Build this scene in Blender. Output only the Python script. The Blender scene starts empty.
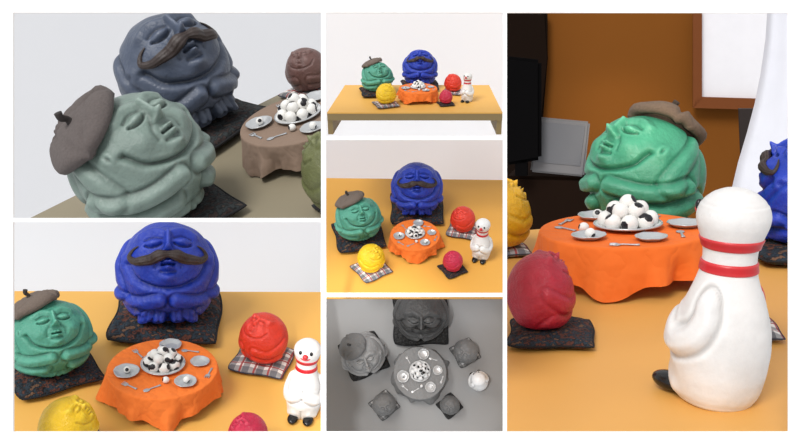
import bpy, bmesh, math, random
import numpy as np
from mathutils import Matrix, Vector
random.seed(4)
SC = bpy.context.scene
COL = SC.collection
SC.view_settings.view_transform = 'Standard'
SC.view_settings.look = 'None'
F = 850.0
CAM = Vector((0, 0, 1.5))
PI = math.pi

# ---------------------------------------------------------------- materials
def lin(c):
    out = []
    for v in c[:3]:
        v = v / 255.0
        out.append(v / 12.92 if v <= 0.04045 else ((v + 0.055) / 1.055) ** 2.4)
    return (out[0], out[1], out[2], 1.0)

MC = {}
def new_mat(name):
    m = bpy.data.materials.new(name); m.use_nodes = True
    nt = m.node_tree; b = nt.nodes['Principled BSDF']
    return m, nt, b
def mix(nt, fac, a, b, mode='MIX'):
    n = nt.nodes.new('ShaderNodeMix'); n.data_type = 'RGBA'; n.blend_type = mode
    for s, v in ((n.inputs[0], fac), (n.inputs[6], a), (n.inputs[7], b)):
        if isinstance(v, bpy.types.NodeSocket): nt.links.new(v, s)
        else: s.default_value = v
    return n.outputs[2]
def mth(nt, op, a, b=0.0):
    n = nt.nodes.new('ShaderNodeMath'); n.operation = op
    for s, v in ((n.inputs[0], a), (n.inputs[1], b)):
        if isinstance(v, bpy.types.NodeSocket): nt.links.new(v, s)
        else: s.default_value = v
    return n.outputs[0]
def noise(nt, scale, detail=4.0, rough=0.55):
    tc = nt.nodes.new('ShaderNodeTexCoord')
    n = nt.nodes.new('ShaderNodeTexNoise'); n.inputs['Scale'].default_value = scale
    n.inputs['Detail'].default_value = detail; n.inputs['Roughness'].default_value = rough
    nt.links.new(tc.outputs['Object'], n.inputs['Vector'])
    return n
def ramp(nt, fac, stops, interp='LINEAR'):
    r = nt.nodes.new('ShaderNodeValToRGB'); r.color_ramp.interpolation = interp
    e = r.color_ramp.elements
    while len(e) < len(stops): e.new(0.5)
    for i, (p, c) in enumerate(stops):
        e[i].position = p; e[i].color = c
    nt.links.new(fac, r.inputs[0]); return r.outputs[0]
def bump(nt, b, h, strength, dist):
    n = nt.nodes.new('ShaderNodeBump'); n.inputs['Strength'].default_value = strength
    n.inputs['Distance'].default_value = dist
    nt.links.new(h, n.inputs['Height']); nt.links.new(n.outputs[0], b.inputs['Normal'])
def plain(rgb, rough=0.6, nscale=6, var=0.06, bstr=0.0, metal=0.0, name='surface', spec=None):
    key = ('plain', rgb, rough, nscale, var, bstr, metal, spec)
    if key in MC: return MC[key]
    m, nt, b = new_mat(name)
    n = noise(nt, nscale)
    c = lin(rgb); d = tuple(v * (1 - var * 2) for v in c[:3]) + (1,)
    nt.links.new(mix(nt, n.outputs['Fac'], c, d), b.inputs['Base Color'])
    b.inputs['Roughness'].default_value = rough; b.inputs['Metallic'].default_value = metal
    if spec is not None: b.inputs['Specular IOR Level'].default_value = spec
    if bstr:
        n2 = noise(nt, nscale * 6, 5); bump(nt, b, n2.outputs['Fac'], bstr, 0.02)
    MC[key] = m; return m
def cloth_mat(rgb):
    key = ('cloth', rgb)
    if key in MC: return MC[key]
    m, nt, b = new_mat('thin_cloth')
    n = noise(nt, 3); c = lin(rgb); d = tuple(v * .88 for v in c[:3]) + (1,)
    nt.links.new(mix(nt, n.outputs['Fac'], c, d), b.inputs['Base Color'])
    b.inputs['Roughness'].default_value = .85
    n2 = noise(nt, 2.6, 2, .5)
    rdg = mth(nt, 'ABSOLUTE', mth(nt, 'SUBTRACT', n2.outputs['Fac'], .5))
    bump(nt, b, rdg, .22, .12)
    MC[key] = m; return m
def paint(rgb, rough=0.42, crease_shade=0.30, lo=0.43, hi=0.56, name='painted_clay', bs=.30):
    key = ('paint', rgb, rough, crease_shade, bs)
    if key in MC: return MC[key]
    m, nt, b = new_mat(name)
    c = lin(rgb)
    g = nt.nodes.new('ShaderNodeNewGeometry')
    dark = tuple(v * crease_shade for v in c[:3]) + (1,)
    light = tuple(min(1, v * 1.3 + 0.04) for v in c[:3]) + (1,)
    col = ramp(nt, g.outputs['Pointiness'], [(lo, dark), (0.495, c), (hi, light)])  # shade painted into the creases, highlights painted onto the ridges
    n = noise(nt, 2.6, 6, .65)
    f = ramp(nt, n.outputs['Fac'], [(0.38, (0, 0, 0, 1)), (0.62, (1, 1, 1, 1))])
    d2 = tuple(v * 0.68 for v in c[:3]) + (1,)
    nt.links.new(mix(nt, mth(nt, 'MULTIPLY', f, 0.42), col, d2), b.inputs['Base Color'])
    n3 = noise(nt, 5.0, 4)
    nt.links.new(mth(nt, 'ADD', mth(nt, 'MULTIPLY', n3.outputs['Fac'], .3), rough - .18), b.inputs['Roughness'])
    n2 = noise(nt, 8.0, 6, .62); bump(nt, b, n2.outputs['Fac'], bs, 0.035)
    MC[key] = m; return m
def felt(rgb):
    key = ('felt', rgb)
    if key in MC: return MC[key]
    m, nt, b = new_mat('felt_weave')
    n = noise(nt, 26, 4); c = lin(rgb)
    nt.links.new(mix(nt, n.outputs['Fac'], tuple(v * 1.25 for v in c[:3]) + (1,), tuple(v * 0.7 for v in c[:3]) + (1,)), b.inputs['Base Color'])
    b.inputs['Roughness'].default_value = 0.95
    bump(nt, b, n.outputs['Fac'], 0.3, 0.02)
    MC[key] = m; return m
def plaid(a, bcol, ccol):
    key = ('plaid', a, bcol, ccol)
    if key in MC: return MC[key]
    m, nt, b = new_mat('plaid_fabric')
    tc = nt.nodes.new('ShaderNodeTexCoord'); s = nt.nodes.new('ShaderNodeSeparateXYZ')
    nt.links.new(tc.outputs['Object'], s.inputs[0])
    def st(ax, fr, ph, th):
        return mth(nt, 'GREATER_THAN', mth(nt, 'SINE', mth(nt, 'ADD', mth(nt, 'MULTIPLY', s.outputs[ax], fr), ph)), th)
    col = lin(a)
    fx = mth(nt, 'MULTIPLY', st(0, 13, 0, 0.1), 0.62); fy = mth(nt, 'MULTIPLY', st(1, 13, 0, 0.1), 0.62)
    o = mix(nt, fx, col, lin(bcol)); o = mix(nt, fy, o, lin(bcol))
    o = mix(nt, mth(nt, 'MULTIPLY', st(0, 13, 2.4, 0.9), 0.85), o, lin(ccol))
    o = mix(nt, mth(nt, 'MULTIPLY', st(1, 13, 2.4, 0.9), 0.85), o, lin(ccol))
    nt.links.new(o, b.inputs['Base Color']); b.inputs['Roughness'].default_value = 0.9
    MC[key] = m; return m
def brocade(cols):
    key = ('broc',) + tuple(cols)
    if key in MC: return MC[key]
    m, nt, b = new_mat('dark_patterned_fabric')
    n = noise(nt, 5.0, 2.5, 0.6)
    st = [(p, lin(c)) for p, c in zip((0.0, 0.36, 0.44, 0.49, 0.55, 0.61), (cols[0], cols[1], cols[0], cols[2], cols[0], cols[3]))]
    nt.links.new(ramp(nt, n.outputs['Fac'], st, 'CONSTANT'), b.inputs['Base Color'])
    b.inputs['Roughness'].default_value = 0.85
    n2 = noise(nt, 4, 3); bump(nt, b, n2.outputs['Fac'], 0.5, 0.1)
    MC[key] = m; return m

# ---------------------------------------------------------------- object helpers
def tag(o, label, cat, group=None, kind=None):
    if label: o['label'] = label
    if cat: o['category'] = cat
    if group: o['group'] = group
    if kind: o['kind'] = kind
    return o
def link(name, me, m=None, parent=None):
    o = bpy.data.objects.new(name, me); COL.objects.link(o)
    if m is not None:
        if len(me.materials) == 0: me.materials.append(m)
        else: me.materials[0] = m
    if parent is not None: o.parent = parent
    return o
def bm_mesh(bm, name, smooth=True):
    bmesh.ops.recalc_face_normals(bm, faces=bm.faces)
    me = bpy.data.meshes.new(name); bm.to_mesh(me); bm.free()
    if smooth: me.polygons.foreach_set('use_smooth', [True] * len(me.polygons))
    return me
def crom(pts, n):
    P = [Vector(p) for p in pts]; out = []
    P = [P[0] * 2 - P[1]] + P + [P[-1] * 2 - P[-2]]
    for i in range(1, len(P) - 2):
        a, b, c, d = P[i - 1:i + 3]
        for k in range(n):
            t = k / n
            out.append(0.5 * ((2 * b) + (c - a) * t + (2 * a - 5 * b + 4 * c - d) * t * t + (3 * b - a - 3 * c + d) * t ** 3))
    out.append(P[-2]); return out
def add_tube(bm, pts, rads, seg=12, n=6, flat=1.0, flat_dir=None, ridge=0.0):
    q = crom([(p[0], p[1], p[2]) for p in pts], n)
    r = crom([(x, 0, 0) for x in rads], n)
    rings = []; N = Vector((0, 0, 1))
    for i, p in enumerate(q):
        t = (q[min(i + 1, len(q) - 1)] - q[max(i - 1, 0)]).normalized()
        if flat_dir is not None: N = p.normalized() if flat_dir == 'radial' else Vector(flat_dir)
        N = (N - t * N.dot(t))
        if N.length < 1e-4: N = Vector((1, 0, 0)) - t * t.x
        N.normalize(); B = t.cross(N)
        rr = max(r[i].x, 0.0005)
        rings.append([bm.verts.new(p + (N * math.cos(a) * flat + B * math.sin(a)) * rr * (1 + ridge * math.sin(9 * a + i * .12))) for a in [2 * PI * k / seg for k in range(seg)]])
    for a, b in zip(rings[:-1], rings[1:]):
        for k in range(seg): bm.faces.new((a[k], a[(k + 1) % seg], b[(k + 1) % seg], b[k]))
    bm.faces.new(rings[0][::-1]); bm.faces.new(rings[-1])
def add_lathe(bm, prof, seg=48):
    rings = []
    for r, z in prof:
        if r < 1e-6: rings.append([bm.verts.new((0, 0, z))])
        else: rings.append([bm.verts.new((r * math.cos(2 * PI * k / seg), r * math.sin(2 * PI * k / seg), z)) for k in range(seg)])
    for a, b in zip(rings[:-1], rings[1:]):
        for k in range(seg):
            k2 = (k + 1) % seg
            if len(a) == 1 and len(b) == 1: continue
            if len(a) == 1: bm.faces.new((a[0], b[k], b[k2]))
            elif len(b) == 1: bm.faces.new((a[k], a[k2], b[0]))
            else: bm.faces.new((a[k], a[k2], b[k2], b[k]))
def add_ell(bm, c, s, seg=20, rot=None):
    r = bmesh.ops.create_uvsphere(bm, u_segments=seg, v_segments=seg // 2 + 2, radius=1)
    M = Matrix.Translation(Vector(c)) @ (rot or Matrix.Identity(4)) @ Matrix.Diagonal((s[0], s[1], s[2], 1))
    bmesh.ops.transform(bm, matrix=M, verts=r['verts'])
def add_box(bm, lo, hi):
    x0, y0, z0 = lo; x1, y1, z1 = hi
    v = [bm.verts.new(p) for p in ((x0,y0,z0),(x1,y0,z0),(x1,y1,z0),(x0,y1,z0),(x0,y0,z1),(x1,y0,z1),(x1,y1,z1),(x0,y1,z1))]
    for f in ((0,3,2,1),(4,5,6,7),(0,1,5,4),(1,2,6,5),(2,3,7,6),(3,0,4,7)): bm.faces.new([v[i] for i in f])

# ---------------------------------------------------------------- one photographed set
class Set:
    def __init__(s, rect, pitch, roll, anchor):
        s.rect = rect
        uc, vc = (rect[0] + rect[2]) / 2, (rect[1] + rect[3]) / 2
        d = s.ray(uc, vc).normalized()
        r = d.cross(Vector((0, 0, 1))).normalized(); up = r.cross(d)
        c, q = math.cos(math.radians(roll)), math.sin(math.radians(roll))
        r, up = r * c + up * q, up * c - r * q
        p = math.radians(pitch)
        Y = d * math.cos(p) + up * math.sin(p); Z = up * math.cos(p) - d * math.sin(p)
        s.n = Z
        P0 = s.ray(anchor[0], anchor[1]) * anchor[2]
        s.P0 = P0
        M = Matrix.Identity(4)
        for i in range(3):
            M[i][0] = r[i]; M[i][1] = Y[i]; M[i][2] = Z[i]; M[i][3] = (P0 + CAM)[i]
        s.M = M; s.I = M.inverted(); s.Y = Y
    def ray(s, u, v): return Vector(((u - 400) / F, 1, (222.5 - v) / F))
    def flat(s, u, v, h=0.0):
        d = s.ray(u, v); t = (s.n.dot(s.P0) + h) / s.n.dot(d)
        return s.I @ (CAM + d * t)
    def upright(s, u, v, yl):
        d = s.ray(u, v); t = (s.Y.dot(s.P0) + yl) / s.Y.dot(d)
        return s.I @ (CAM + d * t)
    def ball(s, u, v, w, k):
        d = s.ray(u, v)
        t = s.n.dot(s.P0) / (s.n.dot(d) - k * w / (2 * F))
        R = w * t / (2 * F)
        p = s.I @ (CAM + d * t)
        return p, R
    def put(s, o, loc, yaw=0.0, scale=1.0, extra=None):
        L = Matrix.Translation(Vector(loc)) @ Matrix.Rotation(math.radians(yaw), 4, 'Z')
        if extra is not None: L = L @ extra
        o.matrix_world = s.M @ L @ Matrix.Scale(scale, 4)
        return L

S = {
 1: Set((13, 13, 321, 218), 20, 20, (167, 115, 5.0)),
 2: Set((326, 12, 503, 136), 15, 0, (415, 100, 2.1)),
 3: Set((13, 222, 321, 432), 31, 0, (167, 327, 2.4)),
 4: Set((326, 140, 503, 293), 38, 0, (415, 216, 2.2)),
 5: Set((326, 297, 503, 432), 83, 0, (415, 365, 2.9)),
 6: Set((507, 12, 789, 432), 12, 0, (725, 403, 2.0)),
}
WHERE = {1: 'muted top-left view', 2: 'small top middle view', 3: 'bottom-left view', 4: 'colour view at centre', 5: 'grey overhead view', 6: 'tall right view'}

# ---------------------------------------------------------------- palettes
full = dict(blue=(14, 52, 172), green=(78, 156, 132), yellow=(242, 194, 12), red=(222, 52, 28), magenta=(196, 24, 66),
            moust=(46, 28, 22), beret=(112, 99, 90), cloth=(242, 122, 42), pin=(226, 224, 221), stripe=(190, 14, 26), black=(18, 18, 20),
            plate=(196, 198, 200), metal=(180, 182, 186), ball=(236, 234, 230), nori=(20, 16, 24),
            broc=((24, 24, 30), (84, 44, 32), (30, 46, 58), (104, 74, 54)), plaid=((226, 222, 216), (52, 56, 70), (150, 30, 30)))
mute = dict(full, blue=(68, 78, 98), green=(120, 138, 130), red=(104, 72, 66), yellow=(100, 104, 62), magenta=(104, 60, 66), moust=(46, 32, 28),
            beret=(96, 88, 86), cloth=(138, 116, 100), broc=((24, 24, 26), (52, 38, 36), (42, 48, 50), (70, 60, 54)))
grey = dict(full, blue=(66,) * 3, green=(136,) * 3, red=(116,) * 3, yellow=(112,) * 3, magenta=(98,) * 3, moust=(16,) * 3, beret=(108,) * 3,
            cloth=(126,) * 3, pin=(240,) * 3, stripe=(120,) * 3, plate=(190,) * 3, metal=(190,) * 3, nori=(14,) * 3, ball=(220,) * 3,
            broc=((22,) * 3, (40,) * 3, (52,) * 3, (30,) * 3), plaid=((176,) * 3, (50,) * 3, (84,) * 3))
right = dict(full, green=(58, 142, 110), magenta=(178, 26, 50), yellow=(216, 162, 8), cloth=(242, 114, 32), pin=(228, 225, 223), beret=(104, 86, 72))
PAL = {1: mute, 2: full, 3: full, 4: full, 5: grey, 6: right}
COLN = {1: dict(blue='slate-grey', green='grey-green', red='brownish', yellow='olive', magenta='mauve', cloth='tan'),
        5: dict(blue='dark grey', green='light grey', red='mid-grey', yellow='grey', magenta='dull grey', cloth='grey')}
def cn(p, k):
    d = COLN.get(p, {})
    return d.get(k, dict(cloth='orange', blue='cobalt blue').get(k, k))

# ---------------------------------------------------------------- carved round figure
def seg_d(px, py, pts):
    D = np.full(px.shape, 1e9)
    for (ax, ay), (bx, by) in zip(pts[:-1], pts[1:]):
        vx, vy = bx - ax, by - ay; L = vx * vx + vy * vy + 1e-12
        t = np.clip(((px - ax) * vx + (py - ay) * vy) / L, 0, 1)
        D = np.minimum(D, np.hypot(px - ax - t * vx, py - ay - t * vy))
    return D
def sm(pts, n=6): return [(q.x, q.y) for q in crom([(a, b, 0) for a, b in pts], n)]
TILT = dict(blue=46, green=46, small=54)
FS = dict(blue=.88, green=.76, small=.66)
ZS = dict(blue=1.08, green=.98, small=1.02)
KB = dict(blue=.90, green=.84, small=.86)
def face_dir(kind, u, v):
    t = math.radians(TILT[kind]); u *= FS[kind]; v *= FS[kind]; w = math.sqrt(max(0, 1 - u * u - v * v))
    Fv = Vector((0, -math.cos(t), math.sin(t))); U = Vector((0, math.sin(t), math.cos(t)))
    return Vector((1, 0, 0)) * u + U * v + Fv * w
def radius(D, kind):
    t = math.radians(TILT[kind]); fs = FS[kind]; small = kind == 'small'
    x, y, z = D[:, 0], D[:, 1], D[:, 2]
    fwd = -y * math.cos(t) + z * math.sin(t); v = (y * math.sin(t) + z * math.cos(t)) / fs; u = x / fs
    m = np.clip((fwd - 0.0) / 0.35, 0, 1); m = m * m * (3 - 2 * m)
    r = np.ones(len(x))
    b = fs * (1.25 if kind == 'green' else .9 if small else 1.15)
    def g(cu, cv, su, sv, h):
        nonlocal r; r = r + m * b * h * np.exp(-((u - cu) / su) ** 2 - ((v - cv) / sv) ** 2)
    def ln(pts, w, h):
        nonlocal r; d = seg_d(u, v, sm(pts)); r = r + m * b * h * np.exp(-(d / w) ** 2)
    az = np.arctan2(x, -y); el = np.arcsin(np.clip(z, -1, 1)); ce = np.cos(el)
    def limb(pts, w, h, groove=0.03):
        nonlocal r
        d = seg_d(az * np.maximum(ce, 0.3), el, sm([(a * max(math.cos(e), 0.3), e) for a, e in pts]))
        r = r + h / (1 + (d / w) ** 4) - groove * np.exp(-((d - w * 1.42) / (0.36 * w)) ** 2)
    lum = .009 if small else .013
    r = r + lum * np.sin(5.1 * x + 1.3 + 3 * z) * np.sin(4.3 * y - 2 * x + .5) + .5 * lum * np.sin(11 * z + 4 * x) * np.sin(9 * x - 5 * y)
    for s in (-1, 1):
        g(s * .32, .24, .17, .09, .09)
        ln([(s * .14, .22), (s * .22, .17), (s * .33, .15), (s * .44, .17), (s * .52, .22)], .026, -.075)
        ln([(s * .14, .36), (s * .33, .42), (s * .52, .36)], .028, -.035)
        ln([(s * .12, .52), (s * .34, .59), (s * .60, .48)], .10, .06)
        g(s * .10, .0, .05, .045, .07)
        g(s * .48, -.16, .22, .22, .08)
        ln([(s * .19, .0), (s * .29, -.14), (s * .30, -.30)], .05, -.03)
        if not small:
            g(s * 1.05, .10, .09, .18, .08); g(s * 1.05, .10, .03, .09, -.06)
        else:
            g(s * .62, .62, .15, .15, .13)
    ln([(0, .44), (0, .08)], .062, .13)
    g(0, .04, .08, .07, .18)
    g(-.055, -.21, .06, .042, .13); g(.055, -.21, .06, .042, .13); g(0, -.325, .085, .048, .17)
    ln([(-.14, -.258), (-.05, -.266), (0, -.276), (.05, -.266), (.14, -.258)], .020, -.10)
    g(0, -.52, .16, .10, .10)
    ln([(-.16, -.41), (0, -.44), (.16, -.41)], .04, -.04)
    ln([(-.92, -.05), (-.74, -.44), (-.38, -.67), (0, -.74), (.38, -.67), (.74, -.44), (.92, -.05)], .05, -.11 if not small else -.06)
    for s in (-1, 1):
        if kind == 'green':
            limb([(s * 2.0, .50), (s * 1.5, .22), (s * 1.25, -.05)], .16, .08, .035)
            limb([(s * 1.6, -.12), (s * .95, -.20), (s * .20, -.06)], .12, .12, .05)
            limb([(s * 2.1, -.40), (s * 1.3, -.58), (s * .40, -.44)], .13, .12, .045)
            limb([(s * 1.2, -.95), (s * .15, -.80)], .12, .08, .03)
            limb([(s * 2.5, .2), (s * 2.6, -.5)], .25, .07, .03)
        elif kind == 'blue':
            limb([(s * 1.9, .40), (s * 1.45, .05), (s * 1.20, -.22)], .16, .07, .035)
            limb([(s * 1.40, -.32), (s * .80, -.34), (s * .18, -.18)], .12, .10, .045)
            limb([(s * 2.0, -.50), (s * 1.15, -.76), (s * .62, -.58)], .15, .10, .04)
            limb([(s * .62, -.70), (s * .20, -.62)], .12, .12, .04)
            for k in range(4): limb([(s * (.12 + .14 * k), -.50), (s * (.12 + .14 * k), -.54)], .05, .035, .012)
            limb([(s * 2.4, .1), (s * 2.6, -.5)], .25, .06, .02)
        else:
            limb([(s * 1.7, .15), (s * 1.3, -.08), (s * .9, -.24), (s * .35, -.14)], .15, .05, .022)
            limb([(s * 1.7, -.56), (s * 1.0, -.66), (s * .35, -.55)], .16, .055, .02)
    return r
def fig_pos(D, kind):
    r = radius(D, kind)
    P = D * r[:, None]
    P[:, 0] *= .97; P[:, 1] *= .94
    P[:, 2] *= ZS[kind]
    kb = KB[kind]; z0 = kb - .18
    z = P[:, 2]; lo = z < -z0
    P[lo, 2] = -z0 - .18 * (1 - np.exp((z[lo] + z0) / .18))
    P[:, 2] = np.maximum(P[:, 2], -(z0 + .15))
    return P
FIGM = {}
def fig_mesh(kind):
    if kind not in FIGM:
        bm = bmesh.new(); bmesh.ops.create_icosphere(bm, subdivisions=6 if kind == 'small' else 7, radius=1)
        me = bpy.data.meshes.new('figure_body'); bm.to_mesh(me); bm.free()
        n = len(me.vertices); a = np.empty(n * 3); me.vertices.foreach_get('co', a)
        D = a.reshape(-1, 3); D /= np.linalg.norm(D, axis=1)[:, None]
        P = fig_pos(D, kind)
        me.vertices.foreach_set('co', P.ravel()); me.polygons.foreach_set('use_smooth', [True] * len(me.polygons)); me.update()
        FIGM[kind] = me
    return FIGM[kind].copy()
def moustache_mesh():
    uv = [(-.66, .24), (-.79, .19), (-.86, .06), (-.74, -.09), (-.54, -.15), (-.35, -.14), (-.17, -.11), (0, -.09), (.17, -.11), (.35, -.14), (.54, -.15), (.74, -.09), (.86, .06), (.79, .19), (.66, .24)]
    rd = [.012, .034, .052, .07, .095, .112, .115, .07, .115, .112, .095, .07, .052, .034, .012]
    D = np.array([tuple(face_dir('blue', *p).normalized()) for p in uv])
    P = D * radius(D, 'blue')[:, None] * 1.015
    P[6:9] = D[6:9] * 1.14
    P[:, 1] *= .94; P[:, 2] *= ZS['blue']; P[:, 0] *= .97
    bm = bmesh.new(); add_tube(bm, [tuple(p) for p in P], rd, 54, 8, .7, 'radial', .045)
    return bm_mesh(bm, 'moustache')

CT = .28
def cushion_mesh():
    bm = bmesh.new(); n = 38; g = {}
    for side in (1, -1):
        for i in range(n + 1):
            for j in range(n + 1):
                x = -1 + 2 * i / n; y = -1 + 2 * j / n
                edge = i in (0, n) or j in (0, n)
                if side == -1 and edge: g[(side, i, j)] = g[(1, i, j)]; continue
                sh = ((1 - abs(x) ** 4) * (1 - abs(y) ** 4)); sh = max(0, sh) ** .45
                f = 1 - .08 * (x * y) ** 4
                wx = .03 * math.sin(4 * y + 1); wy = .03 * math.sin(4.6 * x)
                px = x * (1 - .06 * (1 - y * y)) * f + wx * abs(x); py = y * (1 - .06 * (1 - x * x)) * f + wy * abs(y)
                q = max(0, (max(abs(x), abs(y)) - .5) / .5)
                wr = (.036 * math.sin(8 * x + 4 * y) + .030 * math.sin(11 * y - 5 * x) + .016 * math.sin(19 * x)) * sh * q
                g[(side, i, j)] = bm.verts.new((px, py, CT / 2 + side * CT / 2 * sh + (wr - .02 * q * sh if side > 0 else 0)))
        for i in range(n):
            for j in range(n):
                bm.faces.new([g[(side, a, b)] for a, b in ((i, j), (i + 1, j), (i + 1, j + 1), (i, j + 1))])
    return bm_mesh(bm, 'cushion')
def piping_mesh():
    bm = bmesh.new(); pts = []; n = 14
    for sx, sy, dx, dy in ((-1, -1, 1, 0), (1, -1, 0, 1), (1, 1, -1, 0), (-1, 1, 0, -1)):
        for k in range(n):
            x = sx + dx * 2 * k / n; y = sy + dy * 2 * k / n; f = 1 - .08 * (x * y) ** 4
            wx = .03 * math.sin(4 * y + 1); wy = .03 * math.sin(4.6 * x)
            pts.append((x * (1 - .06 * (1 - y * y)) * f + wx * abs(x), y * (1 - .06 * (1 - x * x)) * f + wy * abs(y), CT / 2))
    pts.append(pts[0])
    add_tube(bm, pts, [.02] * len(pts), 8, 1)
    return bm_mesh(bm, 'piping')
CUSH, PIPE, MOU = cushion_mesh(), piping_mesh(), moustache_mesh()

BD = {1: (-.50, .28, .76), 2: (-.25, .25, .9), 3: (-.30, .36, .84), 4: (-.25, .34, .86), 5: (-.35, .32, .82), 6: (.0, .56, .80)}
BS = {1: .92, 6: .96}
def beret(p, L, R, pal):
    d = Vector(BD[p]).normalized()
    q = Vector((0, 0, 1)).rotation_difference(d).to_matrix().to_4x4()
    bm = bmesh.new()
    add_lathe(bm, [(.44, -.12), (.46, -.07), (.50, -.06), (.58, -.10), (.65, -.11), (.70, -.07), (.715, -.01), (.70, .05), (.65, .10), (.58, .14), (.50, .165), (.42, .185), (.34, .195), (.26, .20), (.18, .205), (.09, .205), (0, .205)], 140)
    for v in bm.verts:
        x, y = v.co.x, v.co.y
        a = math.atan2(y, x); r = math.hypot(x, y)
        if v.co.z > -.115 and r > .02:
            w = min(max(r - .12, 0) / .3, 1)
            fold = .024 * math.sin(5.5 * x + 3.1 * y + 1.2) + .014 * math.sin(9 * y - 4 * x)
            fold -= .07 * math.exp(-((x * .8 + y * .6 - .22) / .05) ** 2) + .055 * math.exp(-((x * .3 - y * .95 - .30) / .04) ** 2) + .05 * math.exp(-((x * .9 - y * .4 + .30) / .04) ** 2)
            fold += .04 * math.exp(-((x * .8 + y * .6 - .34) / .05) ** 2)
            v.co.z += fold * w * (1 if v.co.z > .0 else .6 if r > .55 else 0)
            k = 1 + (.03 * math.sin(2 * a + 2) + .015 * math.sin(5 * a)) * w * (r > .5); v.co.x *= k; v.co.y *= k
    me = bm_mesh(bm, 'beret_crown')
    o = link('beret', me, felt(pal['beret']))
    sub = o.modifiers.new('s', 'SOLIDIFY'); sub.thickness = .02
    tag(o, 'grey beret worn by the %s figure in the %s' % (cn(p, 'green'), WHERE[p]), 'beret', 'berets')
    bs = BS.get(p, .95)
    o.matrix_world = S[p].M @ L @ Matrix.Scale(R, 4) @ Matrix.Translation(d * .97) @ q @ Matrix.Scale(bs, 4)
    b2 = bmesh.new(); add_lathe(b2, [(.445, -.19), (.475, -.19), (.485, -.09), (.47, -.05)], 64)
    link('hat_band', bm_mesh(b2, 'hat_band'), felt(tuple(int(c * .6) for c in pal['beret'])), o)
    b3 = bmesh.new(); add_tube(b3, [(0, 0, .17), (.02, -.01, .26), (-.02, -.03, .35), (.02, -.05, .43)], [.065, .05, .055, .06], 10, 5)
    link('stem', bm_mesh(b3, 'stem'), felt(tuple(int(c * .6) for c in pal['beret'])), o)

def figure(p, colour, u, v, w, yaw, cush, cyaw, cs=1.22, sz=1.0, off=(0, 0)):
    s, pal = S[p], PAL[p]
    kind = colour if colour in ('blue', 'green') else 'small'
    pos, R = s.ball(u, v, w, (KB[kind] - .03) * sz + CT * .985 * cs)
    me = fig_mesh(kind)
    if sz != 1.0: me.transform(Matrix.Diagonal((1, 1, sz, 1)))
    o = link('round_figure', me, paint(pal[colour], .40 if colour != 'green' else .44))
    desc = {'blue': 'large %s round figure with brown moustache', 'green': 'large %s round figure wearing a beret', 'yellow': 'small %s round clay figure',
            'red': 'small %s round clay figure', 'magenta': 'smallest %s round clay figure'}[colour]
    if p == 5 and colour == 'blue': desc = 'large %s round figure with moustache'
    tag(o, (desc % cn(p, colour)) + ' in the ' + WHERE[p], 'figurine', 'round carved figures')
    L = s.put(o, pos, yaw, R)
    if colour == 'blue':
        mo = link('moustache', MOU.copy(), paint(pal['moust'], .5, .5), o); mo['label'] = 'brown handlebar moustache' if p != 5 else 'dark handlebar moustache'
    if colour == 'green': beret(p, L, R, pal)
    c = link('cushion', CUSH.copy(), brocade(pal['broc']) if cush == 'dark' else plaid(*pal['plaid']))
    s.put(c, (pos.x + off[0] * R, pos.y + off[1] * R, 0), cyaw, cs * R)
    tag(c, '%s square cushion under the %s figure in the %s' % ('dark patterned' if cush == 'dark' else 'plaid', cn(p, colour), WHERE[p]), 'cushion', 'cushions under the figures')
    link('piping', PIPE.copy(), plain((24, 24, 28) if cush == 'dark' else pal['plaid'][1], .9), c)
    return o

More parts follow.
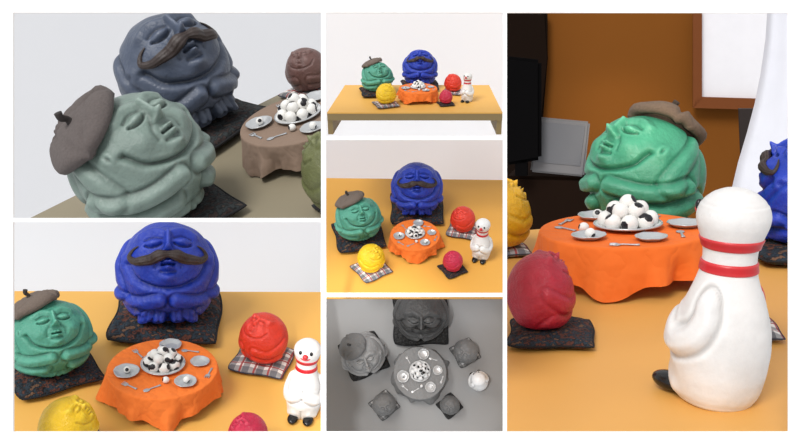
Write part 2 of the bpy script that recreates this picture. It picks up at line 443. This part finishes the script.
# ---------------------------------------------------------------- pin figure
def pin_parts():
    prof = [(0, .150), (.015, .168), (.06, .188), (.15, .205), (.26, .214), (.36, .206), (.46, .178), (.55, .144), (.61, .125), (.67, .116), (.73, .118), (.79, .140), (.85, .160), (.90, .157), (.945, .133), (.975, .096), (.993, .05), (1.0, 0.0)]
    zs = [a for a, b in prof]; rs = [b for a, b in prof]
    nt = 120
    Z = np.concatenate([np.linspace(0, .9, 80), 1 - .1 * (1 - np.linspace(0, 1, 31)[1:]) ** 2])
    def rad(z):
        base = np.interp(z, zs, rs); a = np.interp(np.clip(z - .02, 0, 1), zs, rs); b = np.interp(np.clip(z + .02, 0, 1), zs, rs)
        return np.where(z < .93, (base + a + b) / 3, np.sqrt(np.maximum(0, 1 - ((z - .85) / .15) ** 2)) * .161 * .6 + base * .4)
    bm = bmesh.new(); rings = []
    T = np.linspace(0, 2 * PI, nt, endpoint=False)
    Rr = .215
    for z in Z:
        r = float(rad(np.array([z]))[0])
        az = (T + PI) % (2 * PI) - PI
        rr = np.full(nt, r)
        if z < .99:
            zz = np.full(nt, z)
            for s in (-1, 1):
                d = seg_d(az * Rr, zz, sm([(s * 1.75 * Rr, .49), (s * 1.75 * Rr, .42), (s * 1.5 * Rr, .33), (s * .9 * Rr, .29), (s * .3 * Rr, .36)]))
                rr = rr + .038 / (1 + (d / .05) ** 4) - .014 * np.exp(-((d - .078) / .014) ** 2)
                d = seg_d(az * Rr, zz, [(s * .9 * Rr, .36), (s * .5 * Rr, .42)])
                rr = rr + .02 * np.exp(-(d / .03) ** 2)
                d = seg_d(az * .2, zz, [(s * .9 * .2, .05), (s * .45 * .2, .10)])
                rr = rr + .026 * np.exp(-(d / .05) ** 2)
            rr = rr + .02 * np.exp(-((az) / .8) ** 2 - ((z - .22) / .1) ** 2)
            rr = rr - .014 * np.exp(-(az / .05) ** 2) * (z < .16)
        rings.append([bm.verts.new((q * math.sin(t), -q * math.cos(t), z)) for q, t in zip(np.maximum(rr, .0005), T)])
    for a, b in zip(rings[:-1], rings[1:]):
        for k in range(nt): bm.faces.new((a[k], a[(k + 1) % nt], b[(k + 1) % nt], b[k]))
    bm.faces.new(rings[0][::-1]); bm.faces.new(rings[-1])
    body = bm_mesh(bm, 'pin_body')
    st = []
    for zc in (.752, .645):
        b = bmesh.new(); pr = []
        for k in range(9):
            z = zc - .026 + .052 * k / 8; pr.append((float(rad(np.array([z]))[0]) + (.007 if 0 < k < 8 else -.002), z))
        add_lathe(b, pr, 64); st.append(bm_mesh(b, 'stripe'))
    sh = []
    for s in (-1, 1):
        b = bmesh.new(); add_ell(b, (s * .09, -.195, .036), (.062, .10, .044), 24)
        for v in b.verts: v.co.z = max(v.co.z, 0.002)
        sh.append(bm_mesh(b, 'shoe'))
    ey = []
    for s in (-1, 1):
        b = bmesh.new(); add_ell(b, (s * .062, -.140, .905), (.020, .016, .026), 16); ey.append(bm_mesh(b, 'eye'))
    b = bmesh.new(); add_ell(b, (0, -.172, .875), (.032, .030, .030), 20); nose = bm_mesh(b, 'nose')
    b = bmesh.new(); add_tube(b, [(-.055, -.150, .842), (-.03, -.157, .830), (0, -.160, .826), (.03, -.157, .830), (.055, -.150, .842)], [.004, .008, .009, .008, .004], 10, 4); mouth = bm_mesh(b, 'mouth')
    return body, st, sh, ey, nose, mouth
PIN = pin_parts()
def pin(p, u, v, hpx, yaw, lean=0):
    s, pal = S[p], PAL[p]
    b = s.flat(u, v); d = (s.M @ b - CAM).y
    body, st, sh, ey, nose, mouth = PIN
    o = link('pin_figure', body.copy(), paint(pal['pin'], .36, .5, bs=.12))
    L = Matrix.Translation(b) @ Matrix.Rotation(math.radians(lean), 4, 'Y') @ Matrix.Rotation(math.radians(yaw), 4, 'Z')
    o.matrix_world = s.M @ L @ Matrix.Scale(hpx * d / F, 4)
    tag(o, 'white bowling-pin figure with %s neck stripes in the %s' % ('red' if p != 5 else 'grey', WHERE[p]), 'figurine', 'bowling-pin figures')
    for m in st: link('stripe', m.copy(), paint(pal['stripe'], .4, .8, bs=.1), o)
    for m in sh: link('shoe', m.copy(), plain(pal['black'], .25), o)
    for m in ey: link('eye', m.copy(), plain(pal['black'], .25), o)
    link('nose', nose.copy(), paint(pal['stripe'], .4, .8, bs=.1), o); link('mouth', mouth.copy(), paint(pal['stripe'], .4, .8, bs=.1), o)
    return o

# ---------------------------------------------------------------- laid table
CH = .60
def cloth_mesh(seed):
    rnd = random.Random(seed); ph = [rnd.uniform(0, 6.28) for _ in range(6)]
    bm = bmesh.new(); nt = 400; rings = []
    tops = [0.02, .2, .4, .6, .8, .92, .985]
    sk = [i / 34 for i in range(35)]
    def tri(a): return 2 / PI * math.asin(.985 * math.sin(a))
    for r in tops:
        rings.append([bm.verts.new((r * math.cos(t), r * math.sin(t), CH)) for t in [2 * PI * k / nt for k in range(nt)]])
    for q in sk:
        ring = []
        for k in range(nt):
            t = 2 * PI * k / nt
            cor = abs(math.sin(2 * t + ph[0])) ** 5
            hem = (CH - .012) * (.74 + .26 * cor) - .012 * (1 + math.sin(9 * t + ph[4])) * q
            amp = .5 + .75 * (.5 + .5 * math.sin(3 * t + ph[5]))
            f1 = tri(9 * t + ph[1] + 1.5 * math.sin(2 * t + ph[2]))
            fold = amp * (.078 * f1 + .034 * tri(19 * t + ph[2] + math.sin(3 * t) + .8 * q))
            flare = .05 + .10 * cor
            e = min(q / .06, 1)
            R = 1.0 + .010 * math.sin(e * PI / 2) + q * (flare + fold * min(1, q * 1.4))
            z = CH - hem * q
            ring.append(bm.verts.new((R * math.cos(t), R * math.sin(t), z)))
        rings.append(ring)
    for a, b in zip(rings[:-1], rings[1:]):
        for k in range(nt): bm.faces.new((a[k], a[(k + 1) % nt], b[(k + 1) % nt], b[k]))
    bm.faces.new(rings[0][::-1])
    return bm_mesh(bm, 'tablecloth')
def plate_mesh(crumple=0.0):
    bm = bmesh.new()
    hr = 1.0 if not crumple else 1.7
    add_lathe(bm, [(0, .012), (.55, .012), (.66, .04), (.97, .13 * hr), (1.02, .15 * hr), (.985, .18 * hr), (.90, .16 * hr), (.66, .075), (.55, .04), (0, .036)], 72)
    if crumple:
        for v in bm.verts:
            a = math.atan2(v.co.y, v.co.x); r = math.hypot(v.co.x, v.co.y)
            k = 1 + crumple * (math.sin(3 * a + 1) * .6 + math.sin(5 * a) * .5 + .35 * math.sin(13 * a)) * r
            v.co.x *= k; v.co.y *= k; v.co.z += crumple * .7 * max(0, r - .5) * (1 + math.sin(7 * a + 2))
    return bm_mesh(bm, 'plate')
def rim_mesh():
    bm = bmesh.new(); add_tube(bm, [(math.cos(a), math.sin(a), .165) for a in [2 * PI * k / 32 for k in range(33)]], [.035] * 33, 8, 1)
    return bm_mesh(bm, 'rim')
def ball_mesh():
    bm = bmesh.new(); add_ell(bm, (0, 0, 0), (1, 1, .96), 24); return bm_mesh(bm, 'ball')
def patch_mesh():
    bm = bmesh.new()
    for M in (Matrix.Identity(3), Matrix.Rotation(2.0, 3, 'X'), Matrix.Rotation(2.0, 3, 'Y') @ Matrix.Rotation(.6, 3, 'X')):
        pr = [(0.001, 1.03)] + [(1.03 * math.sin(a), 1.03 * math.cos(a)) for a in (.1, .2, .3, .4, .5, .56)] + [(.97 * math.sin(.57), .97 * math.cos(.57))]
        b0 = set(bm.verts); add_lathe(bm, pr, 7)
        bmesh.ops.rotate(bm, verts=[v for v in bm.verts if v not in b0], cent=(0, 0, 0), matrix=M)
    for v in bm.verts: v.co.z *= .97
    return bm_mesh(bm, 'patch')
def spoon_mesh():
    bm = bmesh.new(); add_ell(bm, (0, .62, .05), (.26, .34, .06), 18)
    add_tube(bm, [(0, .38, .05), (0, .1, .08), (0, -.4, .06), (0, -.85, .05)], [.09, .08, .09, .13], 8, 4, .5, (0, 0, 1)); return bm_mesh(bm, 'spoon')
def fork_mesh():
    bm = bmesh.new(); add_ell(bm, (0, .40, .05), (.25, .18, .05), 16)
    for x in (-.17, 0, .17): add_tube(bm, [(x, .42, .05), (x * 1.15, .65, .06), (x * 1.1, .88, .07)], [.06, .055, .035], 6, 3)
    add_tube(bm, [(0, .38, .05), (0, .1, .08), (0, -.4, .06), (0, -.85, .05)], [.09, .08, .09, .13], 8, 4, .5, (0, 0, 1)); return bm_mesh(bm, 'fork')
PLATE, SMALLP, RIM, BALL, BAND, SPOON, FORK = plate_mesh(), plate_mesh(.03), rim_mesh(), ball_mesh(), patch_mesh(), spoon_mesh(), fork_mesh()
def where_dir(x, y):
    a = math.degrees(math.atan2(y, x)) % 360
    return ['right of', 'back right of', 'behind', 'back left of', 'left of', 'front left of', 'in front of', 'front right of'][int((a + 22.5) // 45) % 8]
def copy_thing(o):
    c = o.copy(); COL.objects.link(c)
    for ch in list(o.children):
        d = ch.copy(); COL.objects.link(d); d.parent = c
    return c
def table(p, u, v, w, turn=0.0):
    s, pal = S[p], PAL[p]
    pos, R = s.ball(u, v, w, CH)
    o = link('tablecloth', cloth_mesh(p), cloth_mat(pal['cloth']))
    s.put(o, (pos.x, pos.y, .001), 0, R)
    tag(o, '%s cloth draped over the round table in the %s' % (cn(p, 'cloth'), WHERE[p]), 'tablecloth', 'tablecloths')
    top = CH * R + .002 * R + .001
    tr = math.radians(turn)
    def at(x, y): return (pos.x + R * (x * math.cos(tr) - y * math.sin(tr)), pos.y + R * (x * math.sin(tr) + y * math.cos(tr)))
    pm = plain(pal['plate'], .3, 8, .08, .05, .35)
    cx, cy = at(0, .06)
    P = link('serving_plate', PLATE.copy(), plain((225, 225, 225) if p != 5 else (190,) * 3, .3)); s.put(P, (cx, cy, top), 0, .40 * R)
    tag(P, 'large plate heaped with balls in the ' + WHERE[p], 'plate', 'serving plates')
    link('rim', RIM.copy(), pm, P)
    r = .104 * R; z0 = top + .40 * R * .038 + r * .97
    spots = [(.262, 2 * PI * k / 8 + .1, 0) for k in range(8)] + [(.155, 2 * PI * k / 5 + .4, 1.15) for k in range(5)] + [(0, 0, 1.95)]
    first = None; rnd = random.Random(7 + p)
    for rr, a, lv in spots:
        if first is None:
            b = link('ball', BALL.copy(), plain(pal['ball'], .5)); link('patch', BAND.copy(), plain(pal['nori'], .4), b)['label'] = 'black patches on the ball'
            first = b
        else: b = copy_thing(first)
        tag(b, 'white ball with black patches heaped on the large plate, ' + WHERE[p], 'ball', 'heaped balls, ' + WHERE[p])
        ex = Matrix.Rotation(rnd.uniform(0, 6), 4, 'X') @ Matrix.Rotation(rnd.uniform(0, 6), 4, 'Y')
        s.put(b, (cx + R * rr * math.cos(a), cy + R * rr * math.sin(a), z0 + lv * r), math.degrees(rnd.uniform(0, 6)), r, ex)
    fp = None
    for k, (x, y, ps) in enumerate(((-.65, -.14, .23), (.40, -.54, .20), (.14, .72, .21), (.68, .10, .18))):
        qx, qy = at(x, y)
        if fp is None: fp = link('small_plate', SMALLP.copy(), pm); b = fp
        else: b = copy_thing(fp)
        s.put(b, (qx, qy, top), 75 * k, ps * R)
        tag(b, 'small grey plate %s the ball heap in the %s' % (where_dir(qx - cx, qy - cy), WHERE[p]), 'plate', 'small plates, ' + WHERE[p])
    mm = plain(pal['metal'], .35, 8, .05, 0, .4)
    for k, (x, y, a, nm) in enumerate(((-.46, .50, 30, 'fork'), (-.18, -.66, 120, 'spoon'), (.84, -.26, 160, 'fork'), (.52, .52, 75, 'spoon'), (-.58, -.56, 50, 'fork'))):
        qx, qy = at(x, y)
        b = link(nm, (FORK if nm == 'fork' else SPOON).copy(), mm)
        s.put(b, (qx, qy, top), a + turn, .19 * R)
        tag(b, 'small metal %s %s the ball heap in the %s' % (nm, where_dir(qx - cx, qy - cy), WHERE[p]), nm, 'cutlery, ' + WHERE[p])
    for k, (x, y, q) in enumerate(((-.64, -.12, 1), (.42, -.53, 1), (.05, -.50, 0))):
        qx, qy = at(x, y)
        b = copy_thing(first)
        s.put(b, (qx, qy, top + (.20 * R * .038 if q else 0) + .062 * R), 50 * k, .064 * R, Matrix.Rotation(1 + k, 4, 'X'))
        tag(b, 'single small ball lying %s the heap in the %s' % (where_dir(qx - cx, qy - cy), WHERE[p]), 'ball', 'single balls, ' + WHERE[p])

# ---------------------------------------------------------------- slabs
def slab(name, pts, vec, m, parent=None, bevel=0.0):
    bm = bmesh.new(); vec = Vector(vec)
    a = [bm.verts.new(q) for q in pts]; b = [bm.verts.new(Vector(q) + vec) for q in pts]
    n = len(a); bm.faces.new(a); bm.faces.new(b[::-1])
    for k in range(n): bm.faces.new((a[k], b[k], b[(k + 1) % n], a[(k + 1) % n]))
    if bevel: bmesh.ops.bevel(bm, geom=bm.edges[:], offset=bevel, segments=2, affect='EDGES')
    me = bm_mesh(bm, name, False)
    return link(name, me, m, parent)
def setslab(p, name, px, th, m, h=0.0, bevel=0.0):
    s = S[p]; pts = [s.flat(u, v, h) for u, v in px]
    o = slab(name, pts, (0, 0, -th), m, None, bevel); o.matrix_world = s.M; return o
def setwall(p, name, px, yl, th, m, parent=None, bevel=0.0):
    s = S[p]; pts = [s.upright(u, v, yl) for u, v in px]
    o = slab(name, pts, (0, th, 0), m, parent, bevel)
    if parent is None: o.matrix_world = s.M
    return o
def rectpx(r, e=2.2): return [(r[0] - e, r[1] - e), (r[2] + e, r[1] - e), (r[2] + e, r[3] + e), (r[0] - e, r[3] + e)]

WHITE = plain((250, 250, 252), .9, 2, .0, name='white_wall')
YEL = plain((236, 180, 88), .55, 3, .05, .02, name='yellow_tabletop')
PLY = plain((150, 130, 88), .6, 5, .12, name='plywood')

# front board with six openings
bm = bmesh.new(); B = 1.70; k = B / F
def px(u, v): return ((u - 400) * k, (222.5 - v) * k + CAM.z)
def strip(u0, v0, u1, v1):
    x0, z1 = px(u0, v0); x1, z0 = px(u1, v1); add_box(bm, (x0, B, z0), (x1, B + .006, z1))
strip(-40, -30, 13, 475); strip(789, -30, 840, 475); strip(13, -30, 789, 12.5); strip(13, 432, 789, 475)
strip(321, 12.5, 326, 432); strip(503, 12.5, 507, 432); strip(13, 218, 321, 222); strip(326, 136, 503, 140); strip(326, 293, 503, 297)
wf = link('wall_front', bm_mesh(bm, 'wall_front', False), plain((255, 255, 255), .9, 2, 0.0, name='white_board'))
wf['kind'] = 'structure'

# ---- view 1 (muted, tilted)
w = setwall(1, 'wall_back', rectpx(S[1].rect), 1.6, .02, plain((243, 243, 246), .9, 2, .01)); w['kind'] = 'structure'
t = setslab(1, 'tabletop', [(20, 223), (326, 71), (390, 40), (400, 236), (20, 240)], .03, plain((142, 132, 110), .6, 3, .06))
tag(t, 'drab tan tabletop with a slanting back edge in the ' + WHERE[1], 'tabletop')
figure(1, 'blue', 176, 75, 114, 26, 'dark', 30, 1.15)
figure(1, 'green', 141, 161, 138, 42, 'dark', 20, 1.0)
figure(1, 'red', 307, 70, 44, -30, 'plaid', 20)
figure(1, 'yellow', 342, 170, 86, -120, 'dark', 10, .75)
table(1, 298, 118, 118, -30)

# ---- view 2 (wide)
w = setwall(2, 'wall_back', rectpx(S[2].rect), .45, .01, WHITE); w['kind'] = 'structure'
s = S[2]
desk = bpy.data.objects.new('desk', None); COL.objects.link(desk); desk.matrix_world = s.M
tag(desk, 'yellow-topped plywood desk under the figures in the ' + WHERE[2], 'desk')
c = [s.flat(u, v) for u, v in ((327, 112.5), (502.5, 112.5), (489, 85), (345, 85))]
slab('tabletop', c, (0, 0, -.003), YEL, desk)
c2 = [q + Vector((0, 0, -.0032)) for q in c]
slab('edge_board', c2, (0, 0, -.0165), PLY, desk)
for a, b, d in ((0, 3, 1), (1, 2, -1)):
    A = c[a] + Vector((0, .004, -.0198)); Bk = c[b] + Vector((0, 0, -.0198))
    slab('side_panel', [A, A + Vector((d * .012, 0, 0)), Bk + Vector((d * .012, 0, 0)), Bk], (0, 0, -.036), PLY, desk)
figure(2, 'blue', 420, 68, 34, 0, 'dark', 4, 1.12)
figure(2, 'green', 377, 77, 31, 20, 'dark', 10, 1.1)
figure(2, 'yellow', 386, 94, 21, 40, 'plaid', 20, 1.15)
figure(2, 'red', 453, 83, 18, -35, 'plaid', -15, 1.15)
figure(2, 'magenta', 446, 97, 14, -60, 'dark', 15, 1.15)
table(2, 418, 88.5, 38)
pin(2, 467, 101, 29, -25)

# ---- view 3 (bottom-left)
w = setwall(3, 'wall_back', rectpx(S[3].rect), .62, .01, WHITE); w['kind'] = 'structure'
t = setslab(3, 'tabletop', [(9, 291), (323.5, 292), (323.5, 436), (9, 436)], .012, YEL)
tag(t, 'yellow tabletop in front of the white wall in the ' + WHERE[3], 'tabletop')
figure(3, 'blue', 168, 272, 96, 0, 'dark', -6, 1.14)
figure(3, 'green', 50, 337, 78, 20, 'dark', 24, 1.10)
figure(3, 'yellow', 68, 427, 60, 80, 'plaid', 20)
figure(3, 'red', 264, 338, 51, -50, 'plaid', -22, 1.15)
figure(3, 'magenta', 248, 434, 42, -80, 'dark', 10)
table(3, 163, 368, 106)
pin(3, 303, 412, 84, -18)

# ---- view 4 (centre)
w = setwall(4, 'wall_back', rectpx(S[4].rect), .42, .01, WHITE); w['kind'] = 'structure'
t = setslab(4, 'tabletop', [(323.8, 178), (505.2, 180), (505.2, 295.2), (323.8, 295.2)], .012, plain((224, 164, 70), .55, 3, .05, .02))
tag(t, 'yellow tabletop seen from above in the ' + WHERE[4], 'tabletop')
figure(4, 'blue', 417, 188, 50, 0, 'dark', 2, 1.10)
figure(4, 'green', 358, 218, 45, 20, 'dark', 14, 1.12)
figure(4, 'yellow', 371, 258, 29, 50, 'plaid', 35, 1.15)
figure(4, 'red', 463, 219, 26, -50, 'plaid', -15, 1.15)
figure(4, 'magenta', 453, 261, 21, -60, 'dark', 30, 1.15)
table(4, 415, 235, 49)
pin(4, 481, 256, 46, -18)

# ---- view 5 (grey, overhead)
t = setslab(5, 'tabletop', rectpx(S[5].rect, 2.0), .012, plain((144, 144, 144), .7, 2, .03))
tag(t, 'plain grey tabletop seen from straight above in the ' + WHERE[5], 'tabletop')
figure(5, 'blue', 421, 313, 54, 0, 'dark', 2, 1.08)
figure(5, 'green', 363, 353, 43, 20, 'dark', 24, 1.0)
figure(5, 'yellow', 384, 404, 24, 20, 'plaid', 40, 1.02)
figure(5, 'red', 466, 351, 25, -40, 'plaid', 30, 1.0)
figure(5, 'magenta', 450, 405, 20, -20, 'dark', 40, 1.05)
table(5, 420, 373, 52)
pin(5, 479, 383, 42, -160, -5)

# ---- view 6 (tall right)
w = setwall(6, 'wall_back', rectpx(S[6].rect), 4.4, .02, plain((128, 76, 27), .9, .6, .14, name='ochre_wall', spec=.1)); w['kind'] = 'structure'
t = setslab(6, 'tabletop', [(504.8, 232), (600, 224), (795, 222), (795, 436), (504.8, 436)], .02, plain((228, 168, 86), .5, 3, .05, .02))
tag(t, 'amber yellow tabletop in the ' + WHERE[6], 'tabletop')
figure(6, 'green', 643, 174, 118, -46, 'dark', 10, .95)
figure(6, 'magenta', 540, 293, 71, 120, 'dark', 6, 1.22, 1.14, (.30, -.12))
figure(6, 'yellow', 497, 216, 72, 110, 'plaid', 20, .85)
figure(6, 'blue', 809, 196, 102, -120, 'dark', 10, 1.15)
figure(6, 'red', 738, 300, 54, -60, 'plaid', 6, 1.45)
table(6, 623, 229, 164, -70)
pin(6, 716, 398, 214, -132, 4)
def up6(px_, yl, name, th, m, parent=None, bevel=0.0): return setwall(6, name, px_, yl, th, m, parent, bevel)
DK = plain((10, 9, 10), .95, spec=.05)
scr = bpy.data.objects.new('monitor', None); COL.objects.link(scr); scr.matrix_world = S[6].M
tag(scr, 'tall black monitor at the left edge of the tall right view', 'monitor')
up6([(504.8, 56), (541, 60), (541, 160), (504.8, 166)], 3.2, 'screen', .05, DK, scr, .02)
up6([(515, 160), (527, 160), (527, 176), (515, 176)], 3.22, 'stand', .05, DK, scr)
o = up6([(504.8, 9.8), (547, 9.8), (547, 58), (538, 178), (504.8, 178)], 4.3, 'cupboard', .06, plain((26, 17, 12), .95, spec=.05), None, .02); tag(o, 'dark cupboard behind the monitor on the ochre wall', 'cupboard')
fr = bpy.data.objects.new('photo_frame', None); COL.objects.link(fr); fr.matrix_world = S[6].M
tag(fr, 'grey standing photo frame on the dark shelf behind the green figure', 'picture frame')
up6([(537, 117), (590, 122), (584, 177), (530, 172)], 3.3, 'frame', .03, plain((112, 110, 112), .6), fr, .012)
up6([(542, 122), (585, 126), (580, 166), (536, 162)], 3.295, 'sheet', .008, plain((102, 102, 106), .7), fr)
o = up6([(504.8, 176), (598, 178), (598, 240), (504.8, 240)], 3.34, 'sideboard', .8, plain((30, 19, 13), .95, spec=.05), None, .02); tag(o, 'low dark brown sideboard against the ochre wall', 'sideboard')
wb = bpy.data.objects.new('whiteboard', None); COL.objects.link(wb); wb.matrix_world = S[6].M
tag(wb, 'pale board in a wooden frame hanging on the ochre wall', 'board')
WD = plain((120, 68, 36), .7, 5, .1, spec=.1)
up6([(700, 9.8), (768, 9.8), (762, 100), (700, 98)], 4.34, 'panel', .03, plain((238, 236, 240), .6), wb)
up6([(693, 9.8), (702, 9.8), (702, 100), (693, 108)], 4.30, 'frame', .05, WD, wb)
up6([(693, 108), (697, 97), (763, 99), (764, 110)], 4.30, 'frame', .05, WD, wb)
o = up6([(739, 109), (762, 109), (758, 158), (741, 158)], 4.0, 'wall_box', .06, plain((36, 24, 20), .8)); tag(o, 'dark narrow box on the wall below the framed board', 'box')
s = S[6]; bm = bmesh.new(); rows = []
edge = [(9.8, 770), (40, 768), (75, 763), (105, 757), (135, 749), (165, 740), (190, 734), (235, 730)]
for v, u0 in edge:
    row = []
    for k in range(41):
        u = u0 + (795 - u0) * k / 40
        q = s.upright(u, v, 3.5); q.y += .02 * math.sin(k * .15) + .12 * math.exp(-k / 3.0)
        row.append(bm.verts.new(q))
    rows.append(row)
for a, b in zip(rows[:-1], rows[1:]):
    for k in range(40): bm.faces.new((a[k], a[k + 1], b[k + 1], b[k]))
cu = link('curtain', bm_mesh(bm, 'curtain'), plain((232, 232, 240), .9)); cu.matrix_world = s.M
tag(cu, 'pale white curtain swept aside at the right edge of the tall right view', 'curtain')

# ---------------------------------------------------------------- light and camera
wd = bpy.data.worlds.new('World'); SC.world = wd; wd.use_nodes = True
wd.node_tree.nodes['Background'].inputs[0].default_value = (.97, .985, 1, 1)
wd.node_tree.nodes['Background'].inputs[1].default_value = .74
sd = bpy.data.lights.new('sun', 'SUN'); sd.energy = 2.4; sd.angle = math.radians(24); sd.color = (1, .985, .96)
so = bpy.data.objects.new('sun', sd); COL.objects.link(so)
so.rotation_euler = Vector((.42, .80, -.60)).to_track_quat('-Z', 'Y').to_euler()
def spot(name, loc, u, v, deg, power, col=(1, 1, 1), rad=.12, blend=.4):
    l = bpy.data.lights.new(name, 'SPOT'); l.energy = power; l.spot_size = math.radians(deg); l.spot_blend = blend; l.shadow_soft_size = rad; l.color = col
    o = bpy.data.objects.new(name, l); COL.objects.link(o); o.location = loc
    tgt = CAM + Vector(((u - 400) / F, 1, (222.5 - v) / F)) * 3
    o.rotation_euler = (tgt - Vector(loc)).to_track_quat('-Z', 'Y').to_euler()
spot('added_fill_overhead_view', (-.30, .4, 1.50), 416, 368, 17, 100, (1, 1, 1), .05, .2)  # added fill lamp near the camera, brightens the grey overhead set
spot('added_spot_ochre_wall', (.3, .0, 1.9), 660, 85, 10, 1000, (1, .9, .72), .2, 1.0)  # added lamp, not part of the room, gives the wall its bright area
cd = bpy.data.cameras.new('camera'); co = bpy.data.objects.new('camera', cd); COL.objects.link(co)
co.location = CAM; co.rotation_euler = (PI / 2, 0, 0); cd.sensor_width = 36; cd.lens = 36 * F / 800
cd.clip_start = .05; cd.clip_end = 100
SC.camera = co
